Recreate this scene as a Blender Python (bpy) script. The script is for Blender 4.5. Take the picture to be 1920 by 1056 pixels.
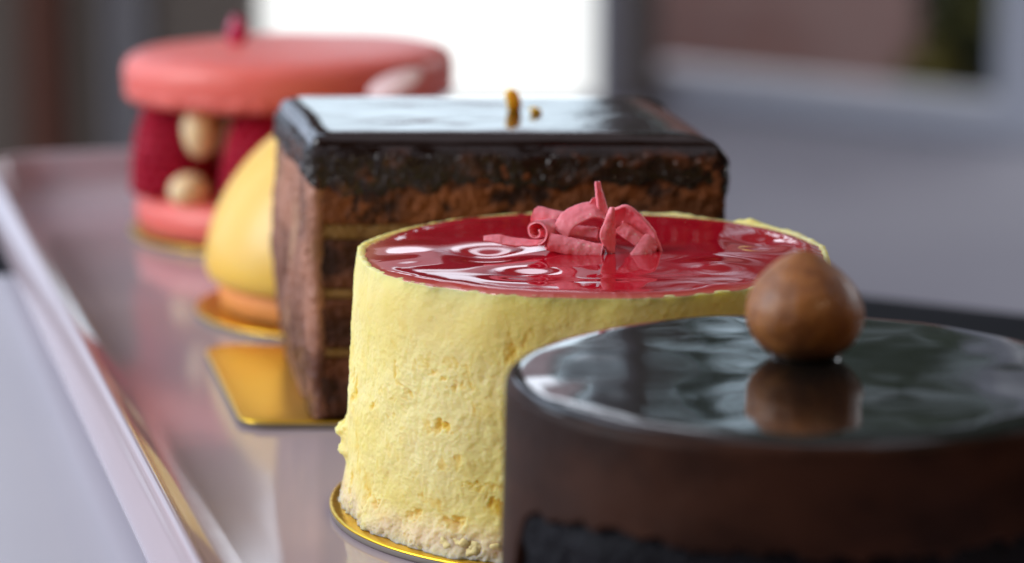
import bpy, math, numpy as np
from mathutils import Vector
rng = np.random.default_rng(7)
S = 0.01                      # every length below is in centimetres; the scene is built in metres
C = bpy.context.scene.collection
sc = bpy.context.scene
for o in list(bpy.data.objects): bpy.data.objects.remove(o)

# ------------------------------------------------------------------ camera
HC, PITCH, LENS = 11.45, 11.1, 100.0
cam = bpy.data.cameras.new('camera'); camo = bpy.data.objects.new('camera', cam); C.objects.link(camo)
camo.location = (0, 0, HC*S); camo.rotation_euler = (math.radians(90-PITCH), 0, 0)
cam.lens = LENS; cam.sensor_width = 36; cam.clip_start = 0.01; cam.clip_end = 60
cam.dof.use_dof = True; cam.dof.focus_distance = 0.402; cam.dof.aperture_fstop = 13.5; cam.dof.aperture_blades = 9
sc.camera = camo
F = 1920/36*LENS; cp, sp = math.cos(math.radians(PITCH)), math.sin(math.radians(PITCH))
def ray(px, py):
    a, b = (px-960)/F, (528-py)/F
    return np.array([a, cp + b*sp, -sp + b*cp])
def on_plane(px, py, z):      # where a measured direction meets a level surface (cm)
    r = ray(px, py); return np.array([0, 0, HC]) + r*((z-HC)/r[2])
def at_depth(px, py, D):
    r = ray(px, py); return np.array([0, 0, HC]) + r*(D/r[1])

# ------------------------------------------------------------------ render / colour
sc.render.engine = 'CYCLES'
sc.cycles.use_denoising = True
sc.cycles.max_bounces = 8; sc.cycles.glossy_bounces = 4; sc.cycles.transmission_bounces = 4
sc.cycles.caustics_reflective = False; sc.cycles.caustics_refractive = False
sc.cycles.sample_clamp_indirect = 4
sc.view_settings.view_transform = 'Standard'; sc.view_settings.look = 'None'
sc.view_settings.exposure = 0; sc.view_settings.gamma = 1; sc.view_settings.use_curve_mapping = False

# ------------------------------------------------------------------ node helper
class NT:
    def __init__(s, tree): s.t = tree; s.n = tree.nodes; s.l = tree.links
    def new(s, kind, **kw):
        n = s.n.new(kind)
        for k, v in kw.items(): setattr(n, k, v)
        return n
    def set(s, sock, v):
        if hasattr(v, 'is_output') or isinstance(v, bpy.types.NodeSocket): s.l.new(v, sock)
        elif isinstance(v, (tuple, list)) and len(v) == 3 and sock.type == 'RGBA': sock.default_value = (*v, 1)
        else: sock.default_value = v
    def math(s, op, a, b=0.0, c=0.0, clamp=False):
        n = s.new('ShaderNodeMath', operation=op, use_clamp=clamp)
        s.set(n.inputs[0], a); s.set(n.inputs[1], b)
        if len(n.inputs) > 2: s.set(n.inputs[2], c)
        return n.outputs[0]
    def mix(s, f, a, b, blend='MIX'):
        n = s.new('ShaderNodeMix', data_type='RGBA', blend_type=blend)
        s.set(n.inputs[0], f); s.set(n.inputs[6], a); s.set(n.inputs[7], b)
        return n.outputs[2]
    def ss(s, x, a, b):        # smoothstep
        n = s.new('ShaderNodeMapRange', interpolation_type='SMOOTHSTEP')
        s.set(n.inputs[0], x); n.inputs[1].default_value = a; n.inputs[2].default_value = b
        return n.outputs[0]
    def band(s, x, a, b, w): return s.math('MULTIPLY', s.ss(x, a-w, a+w), s.math('SUBTRACT', 1.0, s.ss(x, b-w, b+w)))
    def noise(s, vec, scale, detail=3, rough=.55, dist=0):
        n = s.new('ShaderNodeTexNoise'); s.set(n.inputs['Vector'], vec)
        n.inputs['Scale'].default_value = scale; n.inputs['Detail'].default_value = detail
        n.inputs['Roughness'].default_value = rough; n.inputs['Distortion'].default_value = dist
        return n.outputs[0]
    def vor(s, vec, scale):
        n = s.new('ShaderNodeTexVoronoi'); s.set(n.inputs['Vector'], vec); n.inputs['Scale'].default_value = scale
        return n.outputs['Distance']
    def scale(s, vec, v):
        n = s.new('ShaderNodeMapping'); s.set(n.inputs[0], vec); n.inputs['Scale'].default_value = v
        return n.outputs[0]

def material(name, base=(.5,.5,.5), rough=.5, build=None, **kw):
    m = bpy.data.materials.new(name); m.use_nodes = True
    t = NT(m.node_tree); p = t.n['Principled BSDF']
    t.set(p.inputs['Base Color'], base); p.inputs['Roughness'].default_value = rough
    for k, v in kw.items():
        p.inputs[k.replace('_', ' ')].default_value = v
    if build:
        pos = t.new('ShaderNodeTexCoord').outputs['Object']
        build(t, p, pos)
    return m
def bump(t, p, h, strength, dist):      # dist in metres
    b = t.new('ShaderNodeBump'); t.set(b.inputs['Height'], h)
    b.inputs['Strength'].default_value = strength; b.inputs['Distance'].default_value = dist
    t.l.new(b.outputs[0], p.inputs['Normal'])
def sss(p, w, r, sc_=.002):
    p.inputs['Subsurface Weight'].default_value = w
    p.inputs['Subsurface Radius'].default_value = r
    p.inputs['Subsurface Scale'].default_value = sc_
def attr(t, name):
    n = t.new('ShaderNodeAttribute'); n.attribute_name = name; return n.outputs['Fac']

# ------------------------------------------------------------------ world: the room and the daylight around the table
w = bpy.data.worlds.new('World'); sc.world = w; w.use_nodes = True
t = NT(w.node_tree); bg = t.n['Background']
d = t.new('ShaderNodeTexCoord').outputs['Generated']
sx = t.new('ShaderNodeSeparateXYZ'); t.l.new(d, sx.inputs[0]); X, Y, Z = sx.outputs
az = t.math('MULTIPLY', t.math('ARCTAN2', X, Y), 57.2958)
el = t.math('MULTIPLY', t.math('ARCSINE', Z), 57.2958)
room = t.mix(t.ss(el, -40, 60), (.085,.080,.085), (.20,.185,.20))
nz = t.noise(t.scale(d, (1.2, 1.2, 1)), 3.0, 2)
room = t.mix(t.ss(nz, .4, .62), room, (.10,.085,.09))
room = t.mix(t.ss(Y, .25, -.15), room, (.048,.035,.029))
room = t.mix(t.ss(el, 52, 66), room, (.62,.56,.62))
# garden and sky seen through the glass ahead, above the table
n1 = t.noise(t.scale(d, (1.0, 1.0, 1.3)), 13, 4, .6); n2 = t.noise(d, 30, 3, .6)
leaf = t.mix(t.ss(n2, .42, .6), (.012,.016,.012), (.055,.075,.055))
gar = t.mix(t.ss(n1, .53, .62), leaf, (.62,.74,.86))
ahead = t.math('MULTIPLY', t.band(az, -50, 75, 3), t.band(el, -14, 52, 2))
col = t.mix(ahead, room, gar)
darkr = t.math('MULTIPLY', t.band(az, 3.5, 75, 1.5), t.band(el, 2, 60, 2))
col = t.mix(t.math('MULTIPLY', darkr, .72), col, (.040,.052,.044))
# mauve band higher up ahead
col = t.mix(t.math('MULTIPLY', t.band(az, -14, 3, 2), t.band(el, 27, 44, 2)), col, (.36,.30,.34))
# added bands mirrored by the glazes, then the big bright pane ahead
col = t.mix(t.math('MULTIPLY', t.band(az, -30, .8, .8), t.band(el, 9, 14.8, .5)), col, (.46,.37,.42))
col = t.mix(t.math('MULTIPLY', t.band(az, -17, 2.2, .7), t.math('ADD', t.band(el, 15.2, 19.0, .4), t.band(el, 23, 26, .5))), col, t.mix(t.ss(n1, .36, .44), (.30,.30,.34), (2.6,2.75,3.1)))  # narrow bright bands added so the red glaze mirrors thin rings
pane = t.math('MULTIPLY', t.band(az, -6.2, 2.4, .4), t.band(el, -20, 10.0, .4))
col = t.mix(pane, col, (1.30, 1.32, 1.30))
col = t.mix(t.math('MULTIPLY', pane, t.ss(el, -2, 2)), col, (1.55, 1.85, 2.1))
spots = t.math('MULTIPLY', t.math('MULTIPLY', t.band(az, .8, 5.5, .8), t.band(el, 9, 18, .8)), t.ss(n2, .52, .57))  # pale blue patches added for the mousse glaze to reflect
col = t.mix(spots, col, (.75, .95, 1.12))
# upper pane in pale blue
pane2 = t.math('MULTIPLY', t.band(az, -27, -11.4, .7), t.band(el, -12, 48, 1.0))
col = t.mix(pane2, col, (.85, 1.0, 1.25))
# tall windows on the left
bars = t.math('SUBTRACT', 1.0, t.math('MULTIPLY', t.band(az, -74, -70, .5), .85))
lw = t.math('MULTIPLY', t.math('MULTIPLY', t.band(az, -100, -40, 2), t.band(el, -2, 50, 2)), bars)
col = t.mix(lw, col, (1.55, 1.75, 2.1))
t.l.new(col, bg.inputs[0]); bg.inputs[1].default_value = 1.0
w.cycles.sampling_method = 'MANUAL'; w.cycles.sample_map_resolution = 1024

# ------------------------------------------------------------------ lamps of the room, and two added fills
def lamp(name, kind, loc, target, energy, color, size=None, size_y=None):
    l = bpy.data.lights.new(name, kind); l.energy = energy; l.color = color
    if kind == 'AREA': l.shape = 'RECTANGLE'; l.size = size; l.size_y = size_y or size
    else: l.shadow_soft_size = size
    o = bpy.data.objects.new(name, l); C.objects.link(o); o.location = loc
    o.rotation_euler = (Vector(target)-Vector(loc)).to_track_quat('-Z', 'Y').to_euler()
    return o
lamp('front_left_window_light', 'AREA', (-1.15, .22, .62), (0, .50, .03), 15, (.95,.97,1), .8, .7)
lamp('brick_daylight_fill', 'AREA', (3.0, 7.6, 2.6), (2.4, 9.6, .2), 130, (1,.98,.96), 2, 2)  # added fill for outside daylight, brightens the brick wall
lamp('floor_fill_light', 'AREA', (4.2, 4.2, 1.6), (1.0, 4.0, -.75), 70, (.88,.93,1), 1.6, 1.6)  # added fill that brightens the floor, no window stands there
lamp('ceiling_lamp', 'POINT', (.55, -.60, .75), (0, .5, 0), 4.0, (1,.74,.46), .012)
lamp('ceiling_lamp', 'POINT', (.85, -.35, .85), (0, .5, 0), 4.0, (1,.74,.46), .012)

# ------------------------------------------------------------------ numpy noise
def _hash(ix, iy, iz, seed):
    h = (ix*374761393 + iy*668265263 + iz*2147483647 + seed*974634777) & 0xffffffff
    h = ((h ^ (h >> 13))*1274126177) & 0xffffffff
    h = ((h ^ (h >> 16))*2246822519) & 0xffffffff
    return ((h ^ (h >> 15)) & 0xffffff)/0xffffff*2-1
def vnoise(p, freq, seed=0):
    q = np.asarray(p, float)*freq + 1000.37; i = np.floor(q).astype(np.int64); f = q-i; f = f*f*f*(f*(f*6-15)+10)
    out = 0
    for a in (0,1):
        wx = f[...,0] if a else 1-f[...,0]
        for b in (0,1):
            wy = f[...,1] if b else 1-f[...,1]
            for c in (0,1):
                wz = f[...,2] if c else 1-f[...,2]
                out = out + wx*wy*wz*_hash(i[...,0]+a, i[...,1]+b, i[...,2]+c, seed)
    return out
def fbm(p, freq, seed=0, oct=4, gain=.5):
    s, a, n = 0, 1, 0
    for k in range(oct):
        s = s + a*vnoise(p, freq*2**k, seed+k*17); n += a; a *= gain
    return s/n

# ------------------------------------------------------------------ object helpers
def props(o, label=None, cat=None, group=None, kind=None):
    if label: o['label'] = label
    if cat: o['category'] = cat
    if group: o['group'] = group
    if kind: o['kind'] = kind
    return o
def thing(name, label, cat, loc, rotz=0, group=None):
    o = bpy.data.objects.new(name, None); C.objects.link(o); o.empty_display_size = .01
    o.location = [c*S for c in loc]; o.rotation_euler.z = rotz
    return props(o, label, cat, group)
def mesh(name, V, Fs, m, parent=None, loc=(0,0,0), rot=(0,0,0), smooth=True, attrs=None):
    me = bpy.data.meshes.new(name); V = np.asarray(V, float)*S
    me.from_pydata(V.tolist(), [], Fs if isinstance(Fs, list) else Fs.tolist())
    if attrs:
        for k, a in attrs.items():
            at = me.attributes.new(k, 'FLOAT', 'POINT'); at.data.foreach_set('value', np.asarray(a, np.float32))
    me.materials.append(m)
    me.polygons.foreach_set('use_smooth', [smooth]*len(me.polygons)); me.update()
    o = bpy.data.objects.new(name, me); C.objects.link(o)
    o.location = [c*S for c in loc]; o.rotation_euler = rot
    if parent: o.parent = parent
    return o
def ring_faces(R, N, off=0):
    i = np.arange(R-1)[:,None]*N; j = np.arange(N)[None,:]; k = (j+1) % N
    q = np.stack([i+j, i+k, i+N+k, i+N+j], -1).reshape(-1,4)+off
    return q.tolist()
def loft(P, cap0=True, cap1=True):          # P (R,N,3): rings from bottom to top, counter-clockwise
    R, N, _ = P.shape; V = P.reshape(-1,3); Fs = ring_faces(R, N)
    j = np.arange(N); k = (j+1) % N
    ex = []
    if cap0:
        ex.append(P[0].mean(0)); c = R*N+len(ex)-1; Fs += np.stack([k, j, np.full(N, c)], -1).tolist()
    if cap1:
        ex.append(P[-1].mean(0)); c = R*N+len(ex)-1; b = (R-1)*N; Fs += np.stack([b+j, b+k, np.full(N, c)], -1).tolist()
    if ex: V = np.vstack([V, ex])
    return V, Fs
def circle(N): a = np.arange(N)/N*2*np.pi; return np.stack([np.cos(a), np.sin(a)], -1)
def lathe(prof, N=128):                      # prof: (r,z) from bottom to top
    c = circle(N); return np.stack([np.concatenate([c*r, np.full((N,1), z)], 1) for r, z in prof])
def footprint(poly, rad, N):                 # rounded polygon (ccw), resampled; returns points and outward normals
    poly = np.array(poly, float); pts = []
    n = len(poly)
    for i in range(n):
        p, a, b = poly[i], poly[i-1], poly[(i+1) % n]
        u = (a-p)/np.linalg.norm(a-p); v = (b-p)/np.linalg.norm(b-p)
        ang = math.acos(np.clip(u@v, -1, 1)); L = rad/math.tan(ang/2)
        cen = p+(u+v)/np.linalg.norm(u+v)*rad/math.sin(ang/2)
        s0, s1 = p+u*L-cen, p+v*L-cen
        a0 = math.atan2(s0[1], s0[0]); a1 = math.atan2(s1[1], s1[0])
        da = (a1-a0+math.pi) % (2*math.pi)-math.pi
        for k in range(13): a_ = a0+da*k/12; pts.append(cen+rad*np.array([math.cos(a_), math.sin(a_)]))
    pts = np.array(pts); cl = np.vstack([pts, pts[:1]])
    s = np.r_[0, np.cumsum(np.linalg.norm(np.diff(cl, axis=0), axis=1))]
    q = np.linspace(0, s[-1], N, endpoint=False)
    P = np.stack([np.interp(q, s, cl[:,0]), np.interp(q, s, cl[:,1])], -1)
    T = np.roll(P, -1, 0)-np.roll(P, 1, 0); T /= np.linalg.norm(T, axis=1)[:,None]
    return P, np.stack([T[:,1], -T[:,0]], -1)
def offset_rings(P, Nn, prof):               # prof (d,z)
    return np.stack([np.concatenate([P+Nn*d, np.full((len(P),1), z)], 1) for d, z in prof])
def box(name, x0, x1, y0, y1, z0, z1, m, parent=None, bev=0, loc=(0,0,0), rotz=0):
    P, Nn = footprint([(x0,y0),(x1,y0),(x1,y1),(x0,y1)], max(bev, .001), 56)
    b = max(bev, .001)*.5
    V, Fs = loft(offset_rings(P, Nn, [(-b,z0),(0,z0+b),(0,z1-b),(-b,z1)]))
    return mesh(name, V, Fs, m, parent, loc, (0,0,rotz), smooth=False)

# ------------------------------------------------------------------ materials
def tray_b(t, p, pos):
    n = t.noise(pos, 22, 3); t.l.new(t.mix(n, (.49,.405,.445), (.53,.44,.48)), p.inputs['Base Color'])
    bump(t, p, t.noise(pos, 30, 2), .10, .0006)
M_tray = material('glazed_white_porcelain', rough=.10, build=tray_b, Specular_IOR_Level=.6)
def board_b(t, p, pos):
    t.l.new(t.mix(t.noise(pos, 9, 3), (.50,.50,.57), (.57,.565,.63)), p.inputs['Base Color'])
M_white = material('white_lacquer', rough=.28, build=board_b)
M_dark = material('dark_table', (.010,.011,.015), .6, Specular_IOR_Level=.06)
def floor_b(t, p, pos):
    t.l.new(t.mix(t.ss(t.noise(pos, 1.3, 3), .35, .65), (.25,.245,.285), (.295,.29,.33)), p.inputs['Base Color'])
M_floor = material('grey_floor', rough=.55, build=floor_b)
def gold_b(t, p, pos):
    n = t.noise(pos, 60, 3); t.l.new(t.mix(n, (1.0,.60,.03), (1.0,.70,.06)), p.inputs['Base Color'])
    w_ = t.new('ShaderNodeTexWave', bands_direction='DIAGONAL'); t.l.new(pos, w_.inputs[0]); w_.inputs['Scale'].default_value = 260
    w_.inputs['Distortion'].default_value = 1.0
    h = t.math('ADD', t.math('MULTIPLY', w_.outputs[1], .25), t.noise(pos, 90, 2))
    bump(t, p, h, .16, .0004)
M_gold = material('gold_foil', rough=.28, build=gold_b, Metallic=1.0)
M_card = material('grey_card_edge', (.23,.21,.19), .55)
def cheese_b(t, p, pos):
    cav = attr(t, 'cav'); base = attr(t, 'base')
    n = t.noise(pos, 260, 4, .6); n2 = t.noise(pos, 60, 3)
    c = t.mix(t.ss(n2, .35, .7), (.82,.69,.225), (.87,.76,.34))
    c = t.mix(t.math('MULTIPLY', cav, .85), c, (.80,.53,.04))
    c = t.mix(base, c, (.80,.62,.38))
    t.l.new(c, p.inputs['Base Color'])
    h = t.math('ADD', t.math('MULTIPLY', n, .9), t.math('MULTIPLY', t.noise(pos, 900, 3), .5))
    bump(t, p, h, .30, .0005)
    sss(p, .7, (1.0,.72,.25), .004)
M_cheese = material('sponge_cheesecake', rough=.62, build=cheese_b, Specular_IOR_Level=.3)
M_crumb = material('pale_crumbs', rough=.7, build=lambda t,p,pos: (t.l.new(t.mix(t.noise(pos,200,3), (.80,.62,.24), (.86,.71,.33)), p.inputs['Base Color']), bump(t,p,t.noise(pos,600,3),.6,.0006), sss(p,.25,(1,.7,.4),.002)))
def glaze_b(t, p, pos):
    th = attr(t, 'thin')
    c = t.mix(t.noise(pos, 70, 2), (.38,.003,.013), (.52,.008,.026))
    c = t.mix(th, c, (.62,.20,.13))
    t.l.new(c, p.inputs['Base Color'])
M_glaze = material('red_mirror_glaze', rough=.01, build=glaze_b, Specular_IOR_Level=.75)
def pink_b(t, p, pos):
    n = t.noise(pos, 120, 3); c = t.mix(n, (.90,.14,.21), (.97,.38,.43))
    sp_ = t.ss(t.vor(pos, 1500), .30, .20); sp_ = t.math('MULTIPLY', sp_, t.ss(t.noise(pos, 300, 2), .52, .6))
    c = t.mix(sp_, c, (.95,.55,.52)); t.l.new(c, p.inputs['Base Color'])
    bump(t, p, t.noise(pos, 700, 4, .65), .35, .0003); sss(p, .35, (1,.3,.25), .001)
M_pink = material('pink_chocolate', rough=.5, build=pink_b)
def skirt_b(t, p, pos):
    sd = attr(t, 'side'); n = t.noise(pos, 190, 4, .65)
    fl = t.math('MULTIPLY', t.ss(n, .50, .66), t.math('MULTIPLY', sd, t.ss(t.noise(pos, 60, 2), .30, .60)))
    t.l.new(t.mix(fl, (.014,.006,.004), (.17,.055,.022)), p.inputs['Base Color'])
    rough_h = t.math('MULTIPLY', sd, t.math('ADD', n, t.math('MULTIPLY', t.noise(pos, 500, 3), .5)))
    bump(t, p, t.math('ADD', rough_h, t.math('MULTIPLY', t.noise(pos, 110, 3), .06)), .8, .0024)
    t.l.new(t.math('ADD', .10, t.math('MULTIPLY', t.math('MULTIPLY', sd, t.ss(t.noise(pos, 140, 2), .42, .56)), .35)), p.inputs['Roughness'])
M_skirt = material('dark_chocolate_glaze', build=skirt_b, Specular_IOR_Level=.5)
def sponge_mat(name, a, b, dark=(.03,.012,.008)):
    def f(t, p, pos):
        n = t.noise(pos, 190, 5, .68); big = t.noise(t.scale(pos, (1,1,2.2)), 75, 4, .6)
        c = t.mix(t.ss(big, .38, .64), a, b); c = t.mix(t.ss(n, .50, .36), c, dark)
        t.l.new(c, p.inputs['Base Color'])
        bump(t, p, t.math('ADD', n, big), .9, .0022)
    return material(name, rough=.75, build=f, Specular_IOR_Level=.25)
M_sp1 = sponge_mat('brown_sponge', (.13,.042,.014), (.27,.088,.030))
M_sp2 = sponge_mat('dark_brown_sponge', (.055,.019,.010), (.14,.046,.020))
M_cream = sponge_mat('coffee_cream', (.20,.105,.030), (.27,.15,.050), (.14,.06,.02))
def smear_b(t, p, pos):
    n = t.noise(t.scale(pos, (1,1,.8)), 100, 5, .65); n2 = t.noise(t.scale(pos, (1,1,.6)), 60, 3)
    z = t.new('ShaderNodeSeparateXYZ'); t.l.new(pos, z.inputs[0])
    c = t.mix(t.ss(n, .36, .62), (.17,.070,.044), (.43,.20,.13))
    c = t.mix(t.math('MULTIPLY', t.ss(n2, .55, .66), .8), c, (.42,.27,.14))
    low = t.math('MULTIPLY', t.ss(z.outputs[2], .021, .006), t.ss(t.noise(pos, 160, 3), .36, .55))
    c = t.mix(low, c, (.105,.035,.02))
    t.l.new(c, p.inputs['Base Color']); bump(t, p, t.math('ADD', n, t.noise(pos, 300, 3)), .7, .0018)
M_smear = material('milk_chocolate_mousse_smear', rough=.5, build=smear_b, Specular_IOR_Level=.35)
M_mousse = material('chocolate_mousse', rough=.5, build=lambda t,p,pos: (t.l.new(t.mix(t.ss(t.noise(t.scale(pos,(1,1,1.8)),70,4),.3,.7), (.018,.0062,.0034), (.044,.016,.0085)), p.inputs['Base Color']), bump(t,p,t.noise(pos,260,4),.25,.0006)), Specular_IOR_Level=.12)
M_biscuit = material('black_cocoa_biscuit', Specular_IOR_Level=.12, rough=.7, build=lambda t,p,pos: (t.l.new(t.mix(t.noise(pos,150,4), (.004,.004,.006), (.012,.012,.016)), p.inputs['Base Color']), bump(t,p,t.noise(pos,200,4,.7),.9,.002)))
M_mirror = material('black_mirror_glaze', (.008,.007,.006), .07, Specular_IOR_Level=.6, Coat_Weight=.5, Coat_Roughness=.03)
def nut_b(t, p, pos):
    n = t.noise(t.scale(pos, (1,1,.7)), 260, 5, .7, .8)
    t.l.new(t.mix(t.ss(n, .36, .64), (.19,.058,.009), (.33,.120,.022)), p.inputs['Base Color']); bump(t, p, n, .45, .0012); sss(p, .35, (1,.4,.1), .002)
M_nut = material('caramelised_nut', rough=.5, build=nut_b, Coat_Weight=.12, Coat_Roughness=.12)
def mac_b(t, p, pos):
    t.l.new(t.mix(t.noise(pos, 90, 4), (.85,.15,.125), (.91,.21,.175)), p.inputs['Base Color'])
    bump(t, p, t.noise(pos, 350, 4), .4, .0006); sss(p, .2, (1,.35,.25), .0015)
M_mac = material('coral_macaron_shell', rough=.38, build=mac_b)
M_rasp = material('raspberry', Specular_IOR_Level=.2, rough=.65, build=lambda t,p,pos: (t.l.new(t.mix(t.noise(pos,120,3), (.30,.0008,.018), (.42,.0015,.030)), p.inputs['Base Color']), bump(t,p,t.noise(pos,900,3),.3,.0004), sss(p,.3,(1,.1,.1),.0015)))
M_vanilla = material('vanilla_cream', (.88,.68,.40), .5, build=lambda t,p,pos: sss(p,.5,(1,.7,.4),.004))
def yel_b(t, p, pos):
    t.l.new(t.mix(t.noise(pos, 30, 2), (.95,.56,.085), (.97,.64,.13)), p.inputs['Base Color']); sss(p, .25, (1,.6,.15), .003)
M_yellow = material('yellow_glazed_mousse', rough=.34, build=yel_b)
M_orange = material('orange_sponge', rough=.6, build=lambda t,p,pos: (t.l.new(t.mix(t.noise(pos,150,4), (.85,.28,.06), (.92,.38,.10)), p.inputs['Base Color']), bump(t,p,t.noise(pos,250,3),.5,.001)))
M_zest = material('orange_zest', (1.0,.45,.02), .5, build=lambda t,p,pos: sss(p,.8,(1,.5,.1),.004))
M_petal = material('pink_petal', (.95,.72,.78), .5)
M_jelly = material('raspberry_jelly', (.50,.01,.09), .15, Coat_Weight=.5)
M_brown = material('brown_wood', (.26,.11,.075), .6)
M_taupe = material('taupe_paint', (.34,.30,.265), .6)
M_greyblue = material('grey_blue_paint', (.38,.39,.43), .5)
M_frame = material('pale_blue_grey_paint', (.72,.75,.82), .5)
def brick_b(t, p, pos):
    b = t.new('ShaderNodeTexBrick'); t.l.new(t.scale(pos, (1,1,1)), b.inputs['Vector'])
    xz = t.new('ShaderNodeSeparateXYZ'); t.l.new(pos, xz.inputs[0]); cb = t.new('ShaderNodeCombineXYZ')
    t.l.new(xz.outputs[0], cb.inputs[0]); t.l.new(xz.outputs[2], cb.inputs[1]); t.l.new(cb.outputs[0], b.inputs['Vector'])
    b.inputs['Scale'].default_value = 1; b.inputs['Brick Width'].default_value = .22; b.inputs['Row Height'].default_value = .075
    b.inputs['Mortar Size'].default_value = .008
    b.inputs['Color1'].default_value = (.26,.12,.115,1); b.inputs['Color2'].default_value = (.33,.18,.17,1); b.inputs['Mortar'].default_value = (.24,.2,.2,1)
    t.l.new(t.mix(t.math('MULTIPLY', t.ss(t.noise(pos, 1.6, 2), .5, .7), .4), b.outputs[0], (.36,.27,.28)), p.inputs['Base Color'])
M_brick = material('red_brown_brick', rough=.85, build=brick_b)
M_leaf = material('leaves', rough=.6, build=lambda t,p,pos: t.l.new(t.mix(t.ss(t.noise(pos, 5, 2), .45, .6), (.07,.085,.05), (.20,.20,.06)), p.inputs['Base Color']))
M_stem = material('bark', (.06,.045,.03), .8)
M_pot = material('dark_clay', (.06,.05,.05), .7)

# ================================================================== the room behind
FZ = -75.0
# the wall line of the bay window
A = on_plane(1236, 186, FZ); B = on_plane(1960, 268, FZ)
P, Nn = footprint([(-500,70),(500,70),(500,A[1]+(500-A[0])*(B-A)[1]/(B-A)[0]),(A[0],A[1]),(-500,A[1])][::1], .5, 200)
V, Fs = loft(offset_rings(P, Nn, [(0,FZ-10),(0,FZ)])); f = mesh('floor', V, Fs, M_floor, smooth=False); props(f, kind='structure')
dv = (B-A)[:2]; Lb = np.linalg.norm(dv); rz = math.atan2(dv[1], dv[0])
bw = thing('bay_window', 'tall pale grey bay window with a reddish brick wall outside its glass', 'window', A, rz)
box('sill', -8, Lb+60, -6, 14, 0, 7, M_frame, bw, 1)
def wpx(px): r = ray(px, 100); # along-wall distance where the measured direction crosses the wall
wx = {}
for px in (1112, 1228, 1888, 1960):
    r = ray(px, 100)[:2]; Mx = np.array([[r[0], -dv[0]/Lb],[r[1], -dv[1]/Lb]]); wx[px] = np.linalg.solve(Mx, A[:2])[1]
box('frame', wx[1888], wx[1888]+12, -5, 6, 7, 260, M_frame, bw, 1)
box('pane', wx[1228]+1, wx[1888]-.5, 0, 1.2, 7.2, 260, material('window_glass', (1,1,1), .0, Transmission_Weight=1.0, IOR=1.05), bw)
p0 = at_depth(1112, 150, A[1]); p1 = at_depth(1232, 150, A[1])
wp = box('window_post', 0, p1[0]-p0[0], -6, 8, 0, 300, M_frame, None, 1, (p0[0], A[1], FZ)); props(wp, 'pale blue grey upright post between the bright window and the brick view', 'post')
b2 = box('window_rebate', 0, 8, 0, 8, 0, 300, M_taupe, wp, 1, (p1[0]-p0[0]-8, -10, 0))
# brick wall and plant outside the glass
br = box('brick_wall', 0, 900, -20, 0, -200, 190, M_brick, None, 0, (p1[0]-5, 980, FZ-20)); props(br, 'blurred reddish brown brick wall seen through the right window', 'brick wall')
def foliage(n, rx, ry, rz_, size, seed):
    g = np.random.default_rng(seed); V = []; Fs = []
    for i in range(n):
        v = g.normal(size=3); v /= np.linalg.norm(v); v *= g.random()**.4
        c = v*np.array([rx,ry,rz_]); a = g.normal(size=3); a /= np.linalg.norm(a); b = np.cross(a, g.normal(size=3)); b /= np.linalg.norm(b)
        s_ = size*(.6+.8*g.random()); k = len(V)
        V += [c-a*s_, c+b*s_*.35, c+a*s_, c-b*s_*.35]; Fs.append([k,k+1,k+2,k+3])
    return np.array(V), Fs
pc = at_depth(1822, 90, 720)
pl = thing('garden_shrub', 'dark green leafy shrub in a clay pot at the right edge of the window view', 'shrub', (pc[0], 720, FZ))
V, Fs = foliage(2400, 14, 12, 34, 3.4, 3); mesh('foliage', V, Fs, M_leaf, pl, (0, 0, pc[2]-FZ+12), smooth=False)
V, Fs = foliage(400, 8, 8, 9, 3, 5); mesh('foliage', V, Fs, material('yellow_green_leaves', (.26,.22,.05), .6), pl, (-12, -9, pc[2]-FZ-8), smooth=False)
V, Fs = loft(lathe([(2,0),(1.6,45),(1,70)], 12)); mesh('stem', V, Fs, M_stem, pl)
# left hand room joinery
def panel(px0, px1, D, m, name, label, cat, depth=6, over=0):
    q0 = at_depth(px0, 100, D); q1 = at_depth(px1, 100, D)
    return props(box(name, 0, q1[0]-q0[0]+over, 0, depth, 0, 260, m, None, 1, (q0[0], D, FZ)), label, cat)
panel(-60, 42, 300, M_taupe, 'wall_panel', 'grey taupe wall panel at the far left edge behind the tray', 'panel', 6)
panel(42, 112, 296, M_brown, 'door_post', 'dark brown wooden door post left of the macaron', 'post', 10)
panel(112, 185, 300, M_taupe, 'wall_panel', 'narrow taupe panel between the brown post and the pale grey strip', 'panel', 6)
panel(185, 268, 297, M_greyblue, 'door_frame', 'pale blue grey door frame strip just left of the macaron', 'door frame', 8)
panel(268, 486, 302, M_taupe, 'wall_panel', 'wide taupe wall panel behind the macaron beside the bright window', 'panel', 6)

# ================================================================== table, board, tray
E0 = on_plane(1622, 552, -.6); E1 = on_plane(1920, 586, -.6)
ux = (E1-E0)[:2]; ux /= np.linalg.norm(ux); uy = np.array([-ux[1], ux[0]]); r0 = math.atan2(ux[1], ux[0])
dt = box('dark_table', -45, 40, -70, 0, -3, 0, M_dark, None, .4, (E0[0], E0[1], -.6), r0)
props(dt, 'dark glossy table top under the tray, its edge showing on the right', 'table')
wb = box('white_board', -26, 0, 10, 60.5, -.6, -.25, M_white, None, .3, (0, 0, 0)); wb.location.x = -.3*S
props(wb, 'pale glossy white board lying flat under the left side of the tray', 'board')

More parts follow.
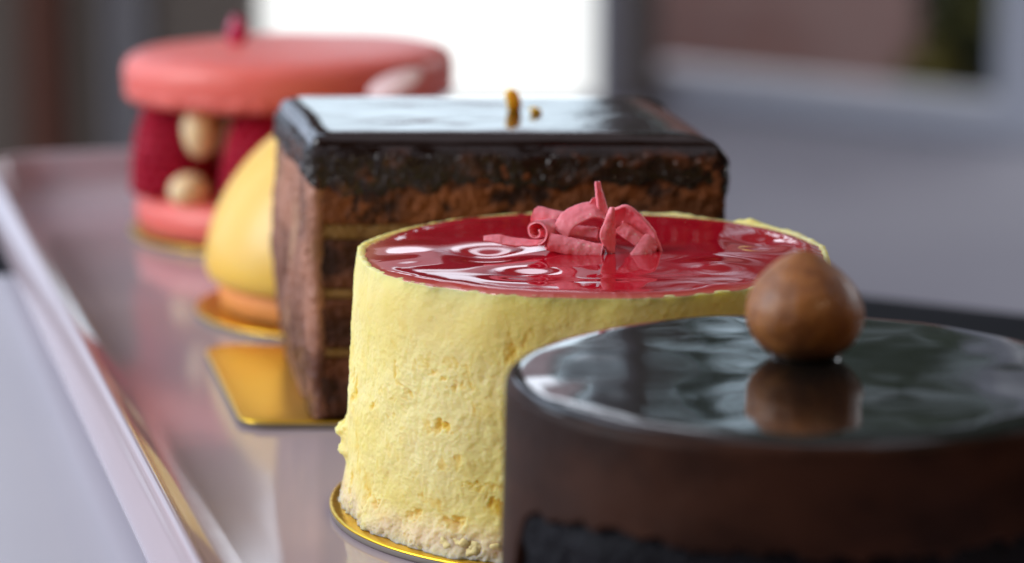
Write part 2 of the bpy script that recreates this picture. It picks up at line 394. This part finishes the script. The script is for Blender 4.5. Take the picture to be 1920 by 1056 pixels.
U = np.array([-.252, .968]); U /= np.linalg.norm(U); W = np.array([U[1], -U[0]])   # along / across the tray
c0 = np.array([3.42, 33.2]) + U*12.6 + W*(-.80)
tr = math.atan2(U[1], U[0])-math.pi/2
P, Nn = footprint([(-6,-26.6),(6,-26.6),(6,26.6),(-6,26.6)], 1.6, 400)
prof = [(-1.2,-.24),(-.4,-.22),(.12,-.06),(.24,.10),(.31,.30),(.30,.42),(.21,.70),(.10,.93),(.04,1.0),(-.03,1.03),(-.10,1.0),(-.15,.92),(-.22,.62),(-.32,.32),(-.45,.14),(-.62,.05),(-.85,0.01),(-1.1,0)]
R_ = offset_rings(P, Nn, prof); last = R_[-1]
more = np.stack([np.concatenate([last[:,:2]*k, np.zeros((len(P),1))], 1) for k in (.9,.7,.5,.3,.1)])
V, Fs = loft(np.concatenate([R_, more]))
tray = mesh('serving_tray', V, Fs, M_tray, None, (c0[0], c0[1], 0), (0,0,tr))
props(tray, 'long glossy white porcelain tray with raised rim carrying the row of pastries', 'tray')

# ------------------------------------------------------------------ gold cake boards
def round_board(x, y, r, label):
    b = thing('cake_board', label, 'cake board', (x, y, 0), 0, 'gold cake boards under the pastries')
    V, Fs = loft(lathe([(r-.06,.002),(r-.01,.012),(r,.03),(r,.085),(r-.006,.1)], 200)); mesh('card', V, Fs, M_card, b)
    V, Fs = loft(lathe([(r+.004,.101),(r+.006,.118),(r-.015,.132),(r-.05,.136),(r*.6,.136),(r*.2,.136)], 200)); mesh('gold_foil', V, Fs, M_gold, b)
    return b

# ================================================================== cheesecake (the sharp one)
CX, CY, CZ, CH = 1.19, 41.0, .14, 3.70
round_board(CX, CY, 3.90, 'round gold board under the yellow cheesecake')
ck = thing('cheesecake', 'round pale yellow cheesecake topped with shiny red glaze', 'cheesecake', (CX, CY, CZ))
N, RS = 1100, 300
zz = np.linspace(0, CH, RS); th = np.arange(N)/N*2*np.pi
TH, ZZ = np.meshgrid(th, zz)
def rprof(z): return 3.50 + .17*(1-z/CH) - .05*np.clip((z-3.1)/.6, 0, 1)**2
base = np.stack([np.cos(TH)*3.5, np.sin(TH)*3.5, ZZ], -1)
aniso = base*np.array([1,1,.8])+.12*np.stack([fbm(base,2.3,141,2), fbm(base,2.3,142,2), fbm(base,2.3,143,2)],-1)
fluff = np.clip((3.35+.5*fbm(base, .7, 3, 3)-ZZ)/.8, 0, 1)              # porous region below the smooth top band
lump = fbm(base, 1.1, 11, 3)*.055
mid = fbm(aniso, 4.6, 21, 4, .62)
pore = np.clip(mid-.09, 0, 1)
fine = fbm(base, 11, 31, 3, .7)
blot = np.clip(fbm(base, 1.9, 41, 2)*1.4+.40, .08, 1)
disp = lump + fluff*(.030*mid - .16*pore*blot + .015*fine) + (1-fluff)*.008*fine
bot = np.clip((.55-ZZ)/.55, 0, 1)
disp += bot**1.3*(.14*np.clip(fbm(base, 2.2, 51, 3)+.35, 0, 1)) + .03*bot*fine
lumpL = np.exp(-((TH-np.radians(182))/.06)**2-((ZZ-1.06)/.14)**2)*.16 + np.exp(-((TH-np.radians(184))/.05)**2-((ZZ-.80)/.1)**2)*.10
disp += lumpL*(1+.5*fine)
rag = np.clip((ZZ-(CH-.12))/.12, 0, 1)
disp += rag*(.03*fbm(base, 4, 61, 3))
RR = rprof(ZZ)+disp
# top: back of the rim stands up as a crumbly lip, the front is level
lip = .11*np.clip(fbm(np.stack([np.cos(th)*3.5, np.sin(th)*3.5, 0*th], -1), 1.3, 71, 3)*1.4+.55, 0, 1)*np.clip((np.cos(th-np.radians(30))**2*.7+.3), 0, 1)
back = np.clip(np.sin(th)*1.2+.25, 0, 1)
left = np.exp(-((th-np.radians(178))/.35)**2)
right = np.exp(-((th-np.radians(40))/.55)**2)
lip = lip*np.clip(.25+left+right, 0, 1)*np.clip(back+left, 0, 1)
ZZ2 = ZZ + np.clip((ZZ-(CH-.4))/.4, 0, 1)*lip[None,:]*1.0
side = np.stack([RR*np.cos(TH), RR*np.sin(TH), ZZ2], -1)
rt = RR[-1]; zt = ZZ2[-1]
fr = vnoise(np.stack([np.cos(th)*3.5, np.sin(th)*3.5, 0*th], -1), 7, 5)*.02
caps = []; capc = []
for dr, dz, kf in ((.03,.008,1),(.06,.010,1),(.10,-.01,1),(.15,-.07,0),(.3,-.12,0),(.8,-.12,0),(2,-.12,0),(3.2,-.12,0)):
    zc = (zt+dz+fr*kf) if kf else (CH+dz+lip*.2*(dr<.25)); rr = rt-dr
    caps.append(np.stack([rr*np.cos(th), rr*np.sin(th), zc+0*th], -1))
P3 = np.concatenate([side, np.stack(caps)])
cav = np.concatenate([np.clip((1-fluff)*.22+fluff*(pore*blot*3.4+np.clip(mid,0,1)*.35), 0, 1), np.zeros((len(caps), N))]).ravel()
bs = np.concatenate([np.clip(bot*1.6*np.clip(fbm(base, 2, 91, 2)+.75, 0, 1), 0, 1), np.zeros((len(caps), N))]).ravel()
V, Fs = loft(P3); cav = np.r_[cav, 0, 0]; bs = np.r_[bs, 1, 0]
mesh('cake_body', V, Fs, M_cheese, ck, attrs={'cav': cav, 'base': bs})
# crumbly base edge: lumps of crumb along the foot of the cake
def ico(n=2):
    import bmesh
    bm = bmesh.new(); bmesh.ops.create_icosphere(bm, subdivisions=n, radius=1)
    V = np.array([v.co[:] for v in bm.verts]); Fs = [[v.index for v in f_.verts] for f_ in bm.faces]; bm.free(); return V, Fs
IV, IF = ico(3)
def lumps(specs, seed=0, amp=.3, fr_=1.6):
    V, Fs, k = [], [], 0
    for i, (c, s_) in enumerate(specs):
        n = fbm(IV+i*7.1, fr_, seed, 3)
        V.append(IV*(1+amp*n)[:,None]*np.asarray(s_)+np.asarray(c)); Fs += [[a+k for a in f_] for f_ in IF]; k += len(IV)
    return np.concatenate(V), Fs
sp_ = []
for i in range(95):
    a = rng.uniform(math.radians(150), math.radians(400)); r = 3.57+rng.normal()*.04; s_ = rng.uniform(.07, .17)
    sp_.append(((r*math.cos(a), r*math.sin(a), rng.uniform(.0,.16)+s_*.4), (s_, s_, s_*.75)))
V, Fs = lumps(sp_, 3, .55, 2.3); mesh('crumb_edge', V, Fs, M_crumb, ck)
# glaze
NR, NT_ = 330, 900
rr = np.linspace(0.01, 1, NR)**.9; th2 = np.arange(NT_)/NT_*2*np.pi
edge = np.interp(th2, np.r_[th, 2*np.pi], np.r_[rt, rt[0]]) - .085 + .025*fbm(np.stack([np.cos(th2)*3.5, np.sin(th2)*3.5, 0*th2], -1), 2.6, 5, 3)
edge += np.exp(-((th2-np.radians(178))/.18)**2)*(-.03) + .075*np.clip(-np.sin(th2)*2, 0, 1)
GX = rr[:,None]*edge[None,:]*np.cos(th2); GY = rr[:,None]*edge[None,:]*np.sin(th2)
ed = (1-rr)[:,None]*edge[None,:]                     # distance from the edge
G3 = np.stack([GX, GY, 0*GX], -1)
h = .020*fbm(G3, .5, 7, 2) + .007*fbm(G3*np.array([1,1.3,1]), 1.1, 9, 1)
def dimple(px, py, sx_, sy_, amp):
    q = on_plane(px, py, CZ+CH)-np.array([CX, CY, 0]); e = ((GX-q[0])/sx_)**2+((GY-q[1])/sy_)**2
    return amp*np.exp(-e)
h = h + dimple(915, 480, .50, .50, -.075) + dimple(995, 516, .55, .42, -.065) + dimple(860, 412+10, .40, .5, .018)
h = h + dimple(1345, 503, .45, .5, .050) + dimple(1420, 458, .40, .55, -.070) + dimple(1370, 540, .4, .25, .014)
h = h + dimple(790, 470, .35, .9, .030) + dimple(1390, 480, .4, .3, .012) + dimple(1110, 465, .75, .8, .02) + dimple(1180, 525, .8, .22, -.014)
# shallow radial pleats near the left edge
ang = np.arctan2(GY, GX)
h = h + .016*np.sin(ang*17+.6*np.sin(ang*7))*np.exp(-((np.abs(ang)-math.pi)/.33)**2)*np.exp(-((ed-.5)/.36)**2)
men = np.exp(-ed/.13)
zg = .040 + h*np.clip(ed/.35, 0, 1) - .034*men + .045*(ed < 1)*np.exp(-((ed-.20)/.14)**2)*np.clip(.3+np.sin(ang*3+1)*.3, 0, 1)
top = np.stack([GX, GY, CH+zg], -1)[::-1]            # outer ring first
sk = top[0].copy(); sk[:,2] = CH-.11; sk[:,:2] *= .995
P4 = np.concatenate([sk[None], top]); V, Fs = loft(P4, True, True)
thin = np.clip(np.exp(-ed/.10)*.9 + np.exp(-((np.abs(ang)-math.pi)/.30)**2)*np.exp(-ed/.40)*.9, 0, 1)[::-1]
thin = np.r_[np.ones(NT_), thin.ravel(), 1, 0]
mesh('red_glaze', V, Fs, M_glaze, ck, attrs={'thin': thin})

# ------------------------------------------------------------------ chocolate curls
O = on_plane(1110, 470, CZ+CH+.03)
def cp_(px, py, y):
    return np.array([(px-1110)/128., y, (((470-py)/128.)-.19*y)/.98])
GRP = 'pink chocolate curls piled on the red glaze'
def solid(G, nrm_t, name, label):
    # G (A,B,3) surface grid -> closed ribbon of thickness nrm_t
    A_, B_, _ = G.shape
    da = np.gradient(G, axis=0); db = np.gradient(G, axis=1); n = np.cross(da, db); n /= np.linalg.norm(n, axis=2)[...,None]+1e-9
    rough = fbm(G, 12, len(label), 3)[...,None]*.014
    G1, G2 = G+n*(nrm_t/2+rough), G-n*(nrm_t/2-rough)
    loop = []
    # go round the cross-section (B direction) front then back
    P = np.concatenate([G1, G2[:, ::-1]], axis=1)     # (A, 2B, 3)
    V, Fs = loft(P, False, False); n2_ = 2*B_
    for i_ in range(B_-1):
        Fs.append([i_, n2_-1-i_, n2_-2-i_, i_+1][::-1]); o_ = (A_-1)*n2_
        Fs.append([o_+i_, o_+n2_-1-i_, o_+n2_-2-i_, o_+i_+1])
    mid_ = V.mean(0); V = V-mid_
    o = mesh(name, V, Fs, M_pink, None, O+mid_)
    return props(o, label, 'chocolate curl', GRP)
def roll(a, b, r_in, r_out, a0, a1, label, up=(0,0,1), tk=.032, cone=0, rag=.04, nA=46, nB=70):
    a, b = np.array(a, float), np.array(b, float); ax = b-a; L = np.linalg.norm(ax); ax /= L
    u = np.cross(np.array(up, float), ax); u /= np.linalg.norm(u); v = np.cross(ax, u)
    s = np.linspace(0, 1, nA); q = np.linspace(0, 1, nB); Q, Sg = np.meshgrid(q, s)
    rg = rag*vnoise(np.stack([Q*3, Sg*0, Q*0], -1), 2.5, len(label))
    S2 = Sg+(Sg-.5)*2*rg/L
    an = np.radians(a0+(a1-a0)*Q); r = (r_in+(r_out-r_in)*Q)*(1+cone*(Sg-.5))
    G = a+ax*(S2*L)[...,None]+u*(np.cos(an)*r)[...,None]+v*(np.sin(an)*r)[...,None]
    return solid(G, tk, 'chocolate_curl', label)
def cat(P, n):
    P = np.array(P, float); k = len(P); t_ = np.linspace(0, k-1, n); out = []
    for x in t_:
        i = min(int(x), k-2); f_ = x-i; p0, p1, p2, p3 = P[max(i-1,0)], P[i], P[i+1], P[min(i+2,k-1)]
        out.append(.5*((2*p1)+(-p0+p2)*f_+(2*p0-5*p1+4*p2-p3)*f_**2+(-p0+3*p1-3*p2+p3)*f_**3))
    return np.array(out)
def strip(path, wid, label, tk=.045, cup=0.0, name='chocolate_curl'):
    c = cat(path, 60); wv = cat(wid, 60); q = np.linspace(-.5, .5, 16)
    c = c+.008*np.stack([vnoise(c, 6, 1), vnoise(c, 6, 2), vnoise(c, 6, 3)], -1)
    T = np.gradient(c, axis=0); T /= np.linalg.norm(T, axis=1)[:,None]
    n = np.cross(T, wv); n /= np.linalg.norm(n, axis=1)[:,None]+1e-9
    G = c[:,None,:]+wv[:,None,:]*q[None,:,None]+n[:,None,:]*(cup*(q**2*4-1))[None,:,None]
    return solid(G, tk, name, label)
roll(cp_(1026,454,-.22), cp_(1128,476,-.28), .10, .135, -110, 225, 'pink curl rolled into a short tube, lying at the front of the pile', rag=.05)
roll(cp_(1004,434,-.16), cp_(1040,428,.40), .05, .19, 150, 620, 'small spiral pink curl, its open end facing the camera at left', rag=.03, nB=110)
roll(cp_(1004,405,.50), cp_(1066,418,.42), .11, .165, -100, 215, 'broad rolled pink curl at the back left of the pile', rag=.06)
strip([cp_(907,447,.10), cp_(935,449,.06), cp_(970,455,.02), cp_(1020,455,.0)], [(.0,.05,.05),(.02,.12,.10),(.0,.12,.09),(0,.08,.06)], 'thin flat pink sliver pointing left, away from the pile', .03)
strip([cp_(1052,440,-.05), cp_(1062,418,.0), cp_(1085,402,.05), cp_(1115,396,.1), cp_(1138,408,.2), cp_(1146,430,.3)],
      [(.17,-.12,-.12),(.20,-.14,-.14),(.18,-.20,-.17),(.08,-.26,-.17),(0,-.26,-.14),(0,-.22,-.08)], 'wide arched pink ribbon bridging the middle of the pile', .045, .02)
strip([cp_(1121,341,.12), cp_(1124,362,.13), cp_(1129,385,.13), cp_(1136,408,.12)], [(.03,0,0),(.09,.02,0),(.13,.03,0),(.17,.03,0)], 'tallest pink shard, standing upright at the top of the pile', .05, .02)
strip([cp_(1114,370,.2), cp_(1110,385,.2), cp_(1106,408,.2)], [(.04,0,0),(.12,.02,0),(.17,.03,0)], 'short pink shard leaning beside the tallest one', .04)
strip([cp_(1147,391,-.22), cp_(1141,415,-.26), cp_(1137,442,-.28), cp_(1144,474,-.25)], [(.04,0,0),(.13,.08,0),(.22,.12,.0),(.08,.05,0)], 'pink leaf shaped shaving upright in the middle front', .04, -.05)
strip([cp_(1150,410,.05), cp_(1172,406,.02), cp_(1196,425,.0), cp_(1216,452,-.02), cp_(1230,480,-.05)],
      [(.02,.14,-.28),(-.04,.2,-.34),(-.16,.2,-.26),(-.19,.18,-.17),(-.17,.14,-.08)], 'large pink curl arching down the right side of the pile', .045, -.04)
roll(cp_(1182,492,-.30), cp_(1212,452,-.05), .17, .22, 0, 215, 'rounded pink curl at the front right, touching the glaze', up=(1,0,.2), rag=.05, cone=-.15)
roll(cp_(1160,428,.02), cp_(1208,462,-.08), .10, .12, -40, 200, 'slanting pink roll tucked behind the leaf shaped shaving', rag=.04)
roll(cp_(1062,440,.20), cp_(1120,446,.12), .13, .15, -30, 170, 'shaded pink roll half hidden under the arched ribbon', rag=.04)
roll(cp_(1218,455,.06), cp_(1224,484,.0), .09, .10, -60, 230, 'narrow pink roll standing at the right end of the pile', up=(0,1,0), rag=.04)

# ================================================================== layered chocolate slice
gz = .14
def uv(px, py, z): return on_plane(px, py, z)[:2]
q = [np.array([-3.20,45.75]), np.array([3.52,45.65]), np.array([2.85,50.5]), np.array([-4.12,50.6])]
cen = sum(q)/4; poly = [p_-cen for p_ in q]
sb = thing('cake_board', 'square gold board with rounded corners under the layered chocolate slice', 'cake board', (cen[0], cen[1], 0), 0, 'gold cake boards under the pastries')
bl = [uv(452,806,0), uv(1420,806,0)+np.array([.2,0]), uv(1330,660,0), uv(379,658,0)]
P, Nn = footprint([b_-cen for b_ in bl], .55, 260)
V, Fs = loft(offset_rings(P, Nn, [(-.05,.002),(0,.03),(0,.085),(-.006,.1)])); mesh('card', V, Fs, M_card, sb)
go_ = offset_rings(P, Nn, [(.004,.101),(.006,.118),(-.015,.132),(-.05,.136)])
V, Fs = loft(np.concatenate([go_, np.stack([np.concatenate([go_[-1][:,:2]*k, go_[-1][:,2:]], 1) for k in (.7,.4,.1)])])); mesh('gold_foil', V, Fs, M_gold, sb)
sl = thing('chocolate_slice', 'tall layered chocolate cake slice with dark shiny glaze, behind the cheesecake', 'cake slice', (cen[0], cen[1], gz))
NS = 1100
FP, FN = footprint(poly, .16, NS)
def layer(name, z0, z1, m, amp, seed, inset=.0, n=26):
    z = np.linspace(z0, z1, n); rings = []
    for k, zk in enumerate(z):
        e = min(k, n-1-k); rd = -.05 if e == 0 else (-.015 if e == 1 else 0)
        base_ = np.concatenate([FP, np.full((NS,1), zk)], 1)
        dd = inset+rd+amp*fbm(base_, 1.6, seed, 2)+amp*.9*fbm(base_*np.array([1,1,1.4]), 5.5, seed+5, 3, .6)+.03*fbm(base_, 15, seed+6, 2)-.05*np.clip(fbm(base_, 8, seed+8, 3)-.2, 0, 1)
        g = np.concatenate([FP+FN*dd[:,None], np.full((NS,1), zk)], 1)
        if 0 < k < n-1: g[:,2] += .02*fbm(g, 6, seed+9, 2)
        rings.append(g)
    V, Fs = loft(np.stack(rings)); return mesh(name, V, Fs, m, sl)
TOP = 4.72
layer('sponge_layer', 0, 1.05, M_sp2, .07, 3)
layer('cream_layer', 1.05, 1.22, M_cream, .02, 4, -.03, 8)
layer('sponge_layer', 1.22, 2.02, M_sp2, .05, 5)
layer('cream_layer', 2.02, 2.20, M_cream, .02, 6, -.03, 8)
layer('sponge_layer', 2.20, 3.02, M_sp2, .04, 7, -.01)
layer('cream_layer', 3.02, 3.28, M_cream, .02, 8, -.02, 10)
layer('sponge_layer', 3.28, 4.35, M_sp1, .045, 9)
# glaze slab: flat top, soft shoulders, skirt running down unevenly
b3 = np.concatenate([FP, np.zeros((NS,1))], 1)
isfront = np.clip(-FN[:,1], 0, 1); isright = np.clip(FN[:,0], 0, 1); isleft = np.clip(-FN[:,0], 0, 1)
low = TOP-.26-isfront*(.62+.30*fbm(b3, 1.1, 17, 4, .6)-.14*(FP[:,0]/3.4))-isright*.5-isleft*(.36+.24*fbm(b3, 1.5, 18, 3))
low += .14*fbm(b3, 5, 19, 4, .7)
rd = 1+2.6*isright; zs = TOP-.13*rd                          # height where the shoulder starts
ins = np.array([[.30,.30],[-1.0,.30],[-.95,-.28],[.30,-.28]])
INN, _ = footprint([poly[i]+ins[i] for i in range(4)], .12, NS)
rings = []; side_ = []
n = 34
for k in range(n):
    f_ = k/(n-1); z = low+(zs-low)*f_
    g3 = np.concatenate([FP, z[:,None]], 1); fade = min(1, (1-f_)*4)
    dd = .05+fade*(.045*fbm(g3, 2.4, 21, 3, .5)+.012*fbm(g3, 9, 22, 3))
    dd = (dd+.13*isleft*fade)*min(1, .1+f_*5)-.03*(k == 0)
    rings.append(np.concatenate([FP+FN*dd[:,None], z[:,None]], 1)); side_.append(fade)
wavy = .10*fbm(b3, .8, 44, 3)+.015*fbm(b3, 3.5, 45, 2)
for k in range(1, 13):
    a_ = k/12*math.pi/2; c_ = 1-math.cos(a_); d_ = .05*(1-c_)+wavy*math.sin(a_)*(1-.3*c_)
    rings.append(np.concatenate([FP*(1-c_)+INN*c_+FN*d_[:,None], (zs+(TOP+.07-zs)*math.sin(a_))[:,None]], 1)); side_.append(0)
inn = INN+FN*(wavy*.7)[:,None]
for k in np.linspace(.96, .03, 26):
    g = np.concatenate([inn*k, np.full((NS,1), TOP+.07)], 1)
    g[:,2] += .012*fbm(g, 1.0, 15, 3)*min(1, (1-k)*5)
    rings.append(g); side_.append(0)
V, Fs = loft(np.stack(rings)); mesh('glaze', V, Fs, M_skirt, sl, attrs={'side': np.r_[np.repeat(side_, NS), 1, 0]})
# mousse smeared over the left face: a sheet with real thickness and a ragged front edge
A_ = poly[3]; B_ = poly[0]; e_ = B_-A_; Ls = np.linalg.norm(e_); e_ /= Ls; on = np.array([e_[1], -e_[0]])
if on[0] > 0: on = -on
ns, nz_ = 150, 170
s = np.linspace(0, 1, ns); z = np.linspace(.02, TOP-.34, nz_); Sg, Zg = np.meshgrid(s, z)
endj = Ls+.02+.05*fbm(np.stack([0*Zg, 0*Zg, Zg], -1), 2.2, 33, 3)
Lg = Sg*endj
pp = np.stack([Lg, Zg*0, Zg*.5], -1); pq = np.stack([Lg, Zg*0, Zg], -1)
th_ = .10+.10*fbm(pp, 1.6, 35, 3)+.05*fbm(pq, 3, 36, 4, .6)+.03*fbm(pq, 11, 39, 3, .6)+.12*np.exp(-((Zg-2.2)/1.2)**2)*(1-Sg*.5)-.12*np.clip(1-Zg/1.0, 0, 1)*(1-Sg)
th_ = th_*np.clip((1-Sg)/.04+.25, 0, 1)*np.clip((TOP-.3-Zg)/.9+.35, 0, 1)
th_ = np.clip(th_, .015, 1)
outer = np.stack([A_[0]+e_[0]*Lg+on[0]*th_, A_[1]+e_[1]*Lg+on[1]*th_, Zg], -1)
inner = np.stack([A_[0]+e_[0]*Lg-on[0]*.12, A_[1]+e_[1]*Lg-on[1]*.12, Zg], -1)
V, Fs = loft(np.concatenate([outer, inner[:, ::-1]], axis=1)); 
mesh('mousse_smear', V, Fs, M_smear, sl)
# zest flecks on the glaze
for (px, py, s_, lab) in ((962,196,(.13,.08,.20),'larger curled fleck of orange zest standing on the dark glazed slice'),(1004,203,(.10,.05,.06),'tiny fleck of orange zest lying right of the larger one')):
    q_ = on_plane(px, py+10, gz+TOP+.07); V, Fs = lumps([((0,0,s_[2]*.85), s_)], 5, .5, 1.4)
    props(mesh('orange_zest', V, Fs, M_zest, None, q_), lab, 'zest', 'orange zest flecks')

# ================================================================== chocolate mousse cake in front
MX, MY, MZ = 3.44, 33.2, .14
round_board(MX, MY, 3.95, 'round gold board under the dark chocolate mousse cake, nearest the camera')
mc = thing('mousse_cake', 'round dark chocolate mousse cake with black mirror glaze in the foreground', 'mousse cake', (MX, MY, MZ))
N = 700; th = np.arange(N)/N*2*np.pi; cc = np.stack([np.cos(th), np.sin(th)], -1)
c3_ = np.concatenate([cc*3.5, np.zeros((N,1))], 1); lowm = 2.42+.20*fbm(c3_, 1.2, 3, 3)+.16*fbm(c3_, 5, 13, 3, .6)
dl = np.abs((th-np.radians(188)+np.pi) % (2*np.pi)-np.pi); lowm = lowm-2.3*np.exp(-(dl/.17)**2)
rings = []
for k in range(40):
    f_ = k/39; z = lowm+(3.56-lowm)*f_; r = 3.62-.10*(z/3.6)+.012*fbm(np.stack([cc[:,0]*3.5, cc[:,1]*3.5, z], -1), 1.5, 5, 3)
    r = r-.06*(k == 0); rings.append(np.stack([cc[:,0]*r, cc[:,1]*r, z], -1))
for dr, dz in ((.03,.06),(.08,.10),(.16,.12),(1,.12)): rings.append(np.stack([cc[:,0]*(3.53-dr), cc[:,1]*(3.53-dr), np.full(N, 3.56+dz)], -1))
V, Fs = loft(np.stack(rings)); mesh('mousse_layer', V, Fs, M_mousse, mc)
rings = []
for k in range(60):
    z = 2.75*k/59; g = np.stack([cc[:,0]*3.5, cc[:,1]*3.5, np.full(N, z)], -1)
    r = 3.50+.10*fbm(g, 2.2, 8, 4, .6)-.12*(k == 0)-.10*max(0, (z-2.2)/.5); rings.append(np.stack([cc[:,0]*r, cc[:,1]*r, g[:,2]], -1))
V, Fs = loft(np.stack(rings)); mesh('biscuit_layer', V, Fs, M_biscuit, mc)
rr = np.linspace(1, .01, 150); g = np.stack([np.stack([cc[:,0]*3.47*r, cc[:,1]*3.47*r, 0*th], -1) for r in rr])
ed = (1-rr)[:,None]*3.47
z = 3.73+.026*fbm(g*np.array([1,1,1]), .7, 23, 2)+.006*fbm(g, 1.8, 24, 1)
z = z-.09*np.exp(-ed/.10)
g[...,2] = z; sk = g[0].copy(); sk[:,2] = 3.57; sk[:,:2] *= 1.012
V, Fs = loft(np.concatenate([sk[None], g])); mesh('mirror_glaze', V, Fs, M_mirror, mc)
# hazelnut
hz = on_plane(1510, 668, MZ+3.74)
prof = [(.02,0),(.34,.03),(.56,.16),(.69,.38),(.715,.60),(.65,.82),(.50,1.02),(.33,1.17),(.17,1.28),(.03,1.33)]
pc_ = cat([(r, z_, 0) for r, z_ in prof], 60)
P5 = lathe([(abs(p_[0]), p_[1]) for p_ in pc_], 120)
k = 1+.045*fbm(P5, 1.5, 3, 3)+.012*fbm(P5*np.array([1,1,.4]), 5, 4, 3); P5[...,:2] *= k[...,None]; P5[...,0] -= .05*(P5[...,2]/1.3)**2
V, Fs = loft(P5); hn = mesh('hazelnut', V, Fs, M_nut, None, (hz[0], hz[1], MZ+3.73))
props(hn, 'glossy caramelised hazelnut with a pointed top on the dark mousse cake', 'hazelnut')
V, Fs = loft(lathe([(.44,-.04),(.43,.0),(.40,.02),(.34,.035),(.2,.04)], 60)); mesh('glaze_drop', V, Fs, M_mirror, mc, (hz[0]-MX, hz[1]-MY, 3.74))

# ================================================================== yellow dome
DX, DY = -2.93, 55.5
round_board(DX, DY, 3.35, 'round gold board under the yellow dome pastry')
dm = thing('dome_pastry', 'smooth yellow dome shaped pastry half hidden behind the chocolate slice', 'dome pastry', (DX, DY, .14))
V, Fs = loft(lathe([(2.75,0),(2.86,.05),(2.88,.3),(2.86,.62)], 160)); mesh('sponge_base', V, Fs, M_orange, dm)
pr = [(2.7,.58),(2.95,.57),(3.10,.66),(3.15,.85)]+[(3.15*(1-((z_-.85)/3.15)**1.85)**.54, z_) for z_ in np.linspace(1.0, 3.98, 34)]+[(.05,4.0)]
V, Fs = loft(lathe(pr, 160)); mesh('dome', V, Fs, M_yellow, dm)

# ================================================================== macaron with raspberries
QX, QY = -5.07, 64.5
round_board(QX, QY, 3.68, 'round gold board under the coral macaron, farthest along the tray')
mq = thing('raspberry_macaron', 'large coral pink macaron filled with whole raspberries and cream', 'macaron', (QX, QY, .14))
V, Fs = loft(lathe([(3.2,0),(3.45,.06),(3.52,.25),(3.55,.5),(3.48,.75),(3.3,.88),(2,.92)], 200)); mesh('bottom_shell', V, Fs, M_mac, mq)
pr = [(3.2,0),(3.52,.02),(3.64,.10),(3.70,.22),(3.69,.30),(3.73,.36),(3.74,.55),(3.73,.76),(3.66,.92),(3.50,1.03),(3.2,1.11),(2.4,1.20),(1.5,1.26),(.6,1.29),(.05,1.30)]
P6 = lathe(pr, 420); P6 = np.stack([cat(P6[:,j], 80) for j in range(420)], 1)
e6 = np.clip(1-P6[...,2]/.36, 0, 1)**.5; n6 = fbm(P6, 4.5, 4, 3, .6)
P6[...,:2] *= (1+.045*e6*n6+.004*fbm(P6, .8, 3, 2))[...,None]
P6[...,2] += .025*fbm(P6, .7, 9, 2)
V, Fs = loft(P6); tsq = mesh('top_shell', V, Fs, M_mac, mq, (0,0,2.98), (math.radians(-.6), math.radians(-1.0), 0))
# raspberry: drupelets wrapped round a cone, one mesh
sp_ = []
for j in range(9):
    z = .16+j*.235; r = .86*math.sqrt(max(0.02, 1-(z/2.35)**2.2)); n_ = max(4, int(2*math.pi*r/.30))
    for i in range(n_):
        a = 2*math.pi*(i+.5*(j % 2))/n_; sp_.append(((r*math.cos(a), r*math.sin(a), z), (.20,.20,.18)))
sp_.append(((0,0,2.05), (.2,.2,.16))); sp_.append(((0,0,.95), (.96,.96,1.08)))
IV2, IF2 = ico(2); IVs, IFs = IV, IF; IV, IF = IV2, IF2
V, Fs = lumps(sp_, 1, .05); IV, IF = IVs, IFs
rmesh = None
for i in range(6):
    a = math.radians(-90-9-58+i*60); x, y = 2.72*math.cos(a), 2.62*math.sin(a)
    if rmesh is None: o = mesh('raspberry', V, Fs, M_rasp, mq, (x, y, .90)); rmesh = o
    else: o = rmesh.copy(); C.objects.link(o); o.parent = mq; o.location = (x*S, y*S, .90*S)
    o.rotation_euler.z = i*1.3
VU, FU = lumps([((0,0,0), (.40,.38,.60))], 3, .12, 1.0); VL, FL = lumps([((0,0,0), (.52,.42,.40))], 4, .15, 1.1)
for i in range(6):
    a = math.radians(-90-9-58+30+i*60); x, y = 3.0*math.cos(a), 3.0*math.sin(a)
    mesh('cream_dollop', VL, FL, M_vanilla, mq, (x*1.03+.25*math.sin(a), y*1.03-.25*math.cos(a), 1.16), (0,0,a))
    mesh('cream_dollop', VU, FU, M_vanilla, mq, (x, y, 2.50), (0,0,a))
V, Fs = loft(lathe([(1.5,0),(1.9,.3),(2.0,1),(1.8,1.9),(1.4,2.1)], 60)); mesh('cream_filling', V, Fs, M_vanilla, mq, (0,0,.9))
# garnish on the macaron
jz = at_depth(446, 92, QY-.3); ztop = .14+2.98+1.28
V, Fs = lumps([((0,0,.24),(.24,.20,.36))], 6, .25)
props(mesh('jelly_drop', V, Fs, M_jelly, None, (jz[0], QY-.3, ztop-.03)), 'small dark pink jelly drop standing on the macaron top', 'jelly drop')
pt = at_depth(740, 158, 60.55)
G = []
for s_ in np.linspace(-1, 1, 24):
    wdt = .24*math.sqrt(max(.02, 1-s_*s_)); G.append([(s_*.58, v*wdt*.35+.12*s_*s_, v*wdt+.20*s_) for v in np.linspace(-1, 1, 14)])
G = np.array(G); da = np.gradient(G, axis=0); db = np.gradient(G, axis=1); n_ = np.cross(da, db); n_ /= np.linalg.norm(n_, axis=2)[...,None]
V, Fs = loft(np.concatenate([G+n_*.02, (G-n_*.02)[:, ::-1]], axis=1))
props(mesh('flower_petal', V, Fs, M_petal, None, (pt[0], 60.62, pt[2])), 'pale pink petal against the right front edge of the macaron top', 'petal')
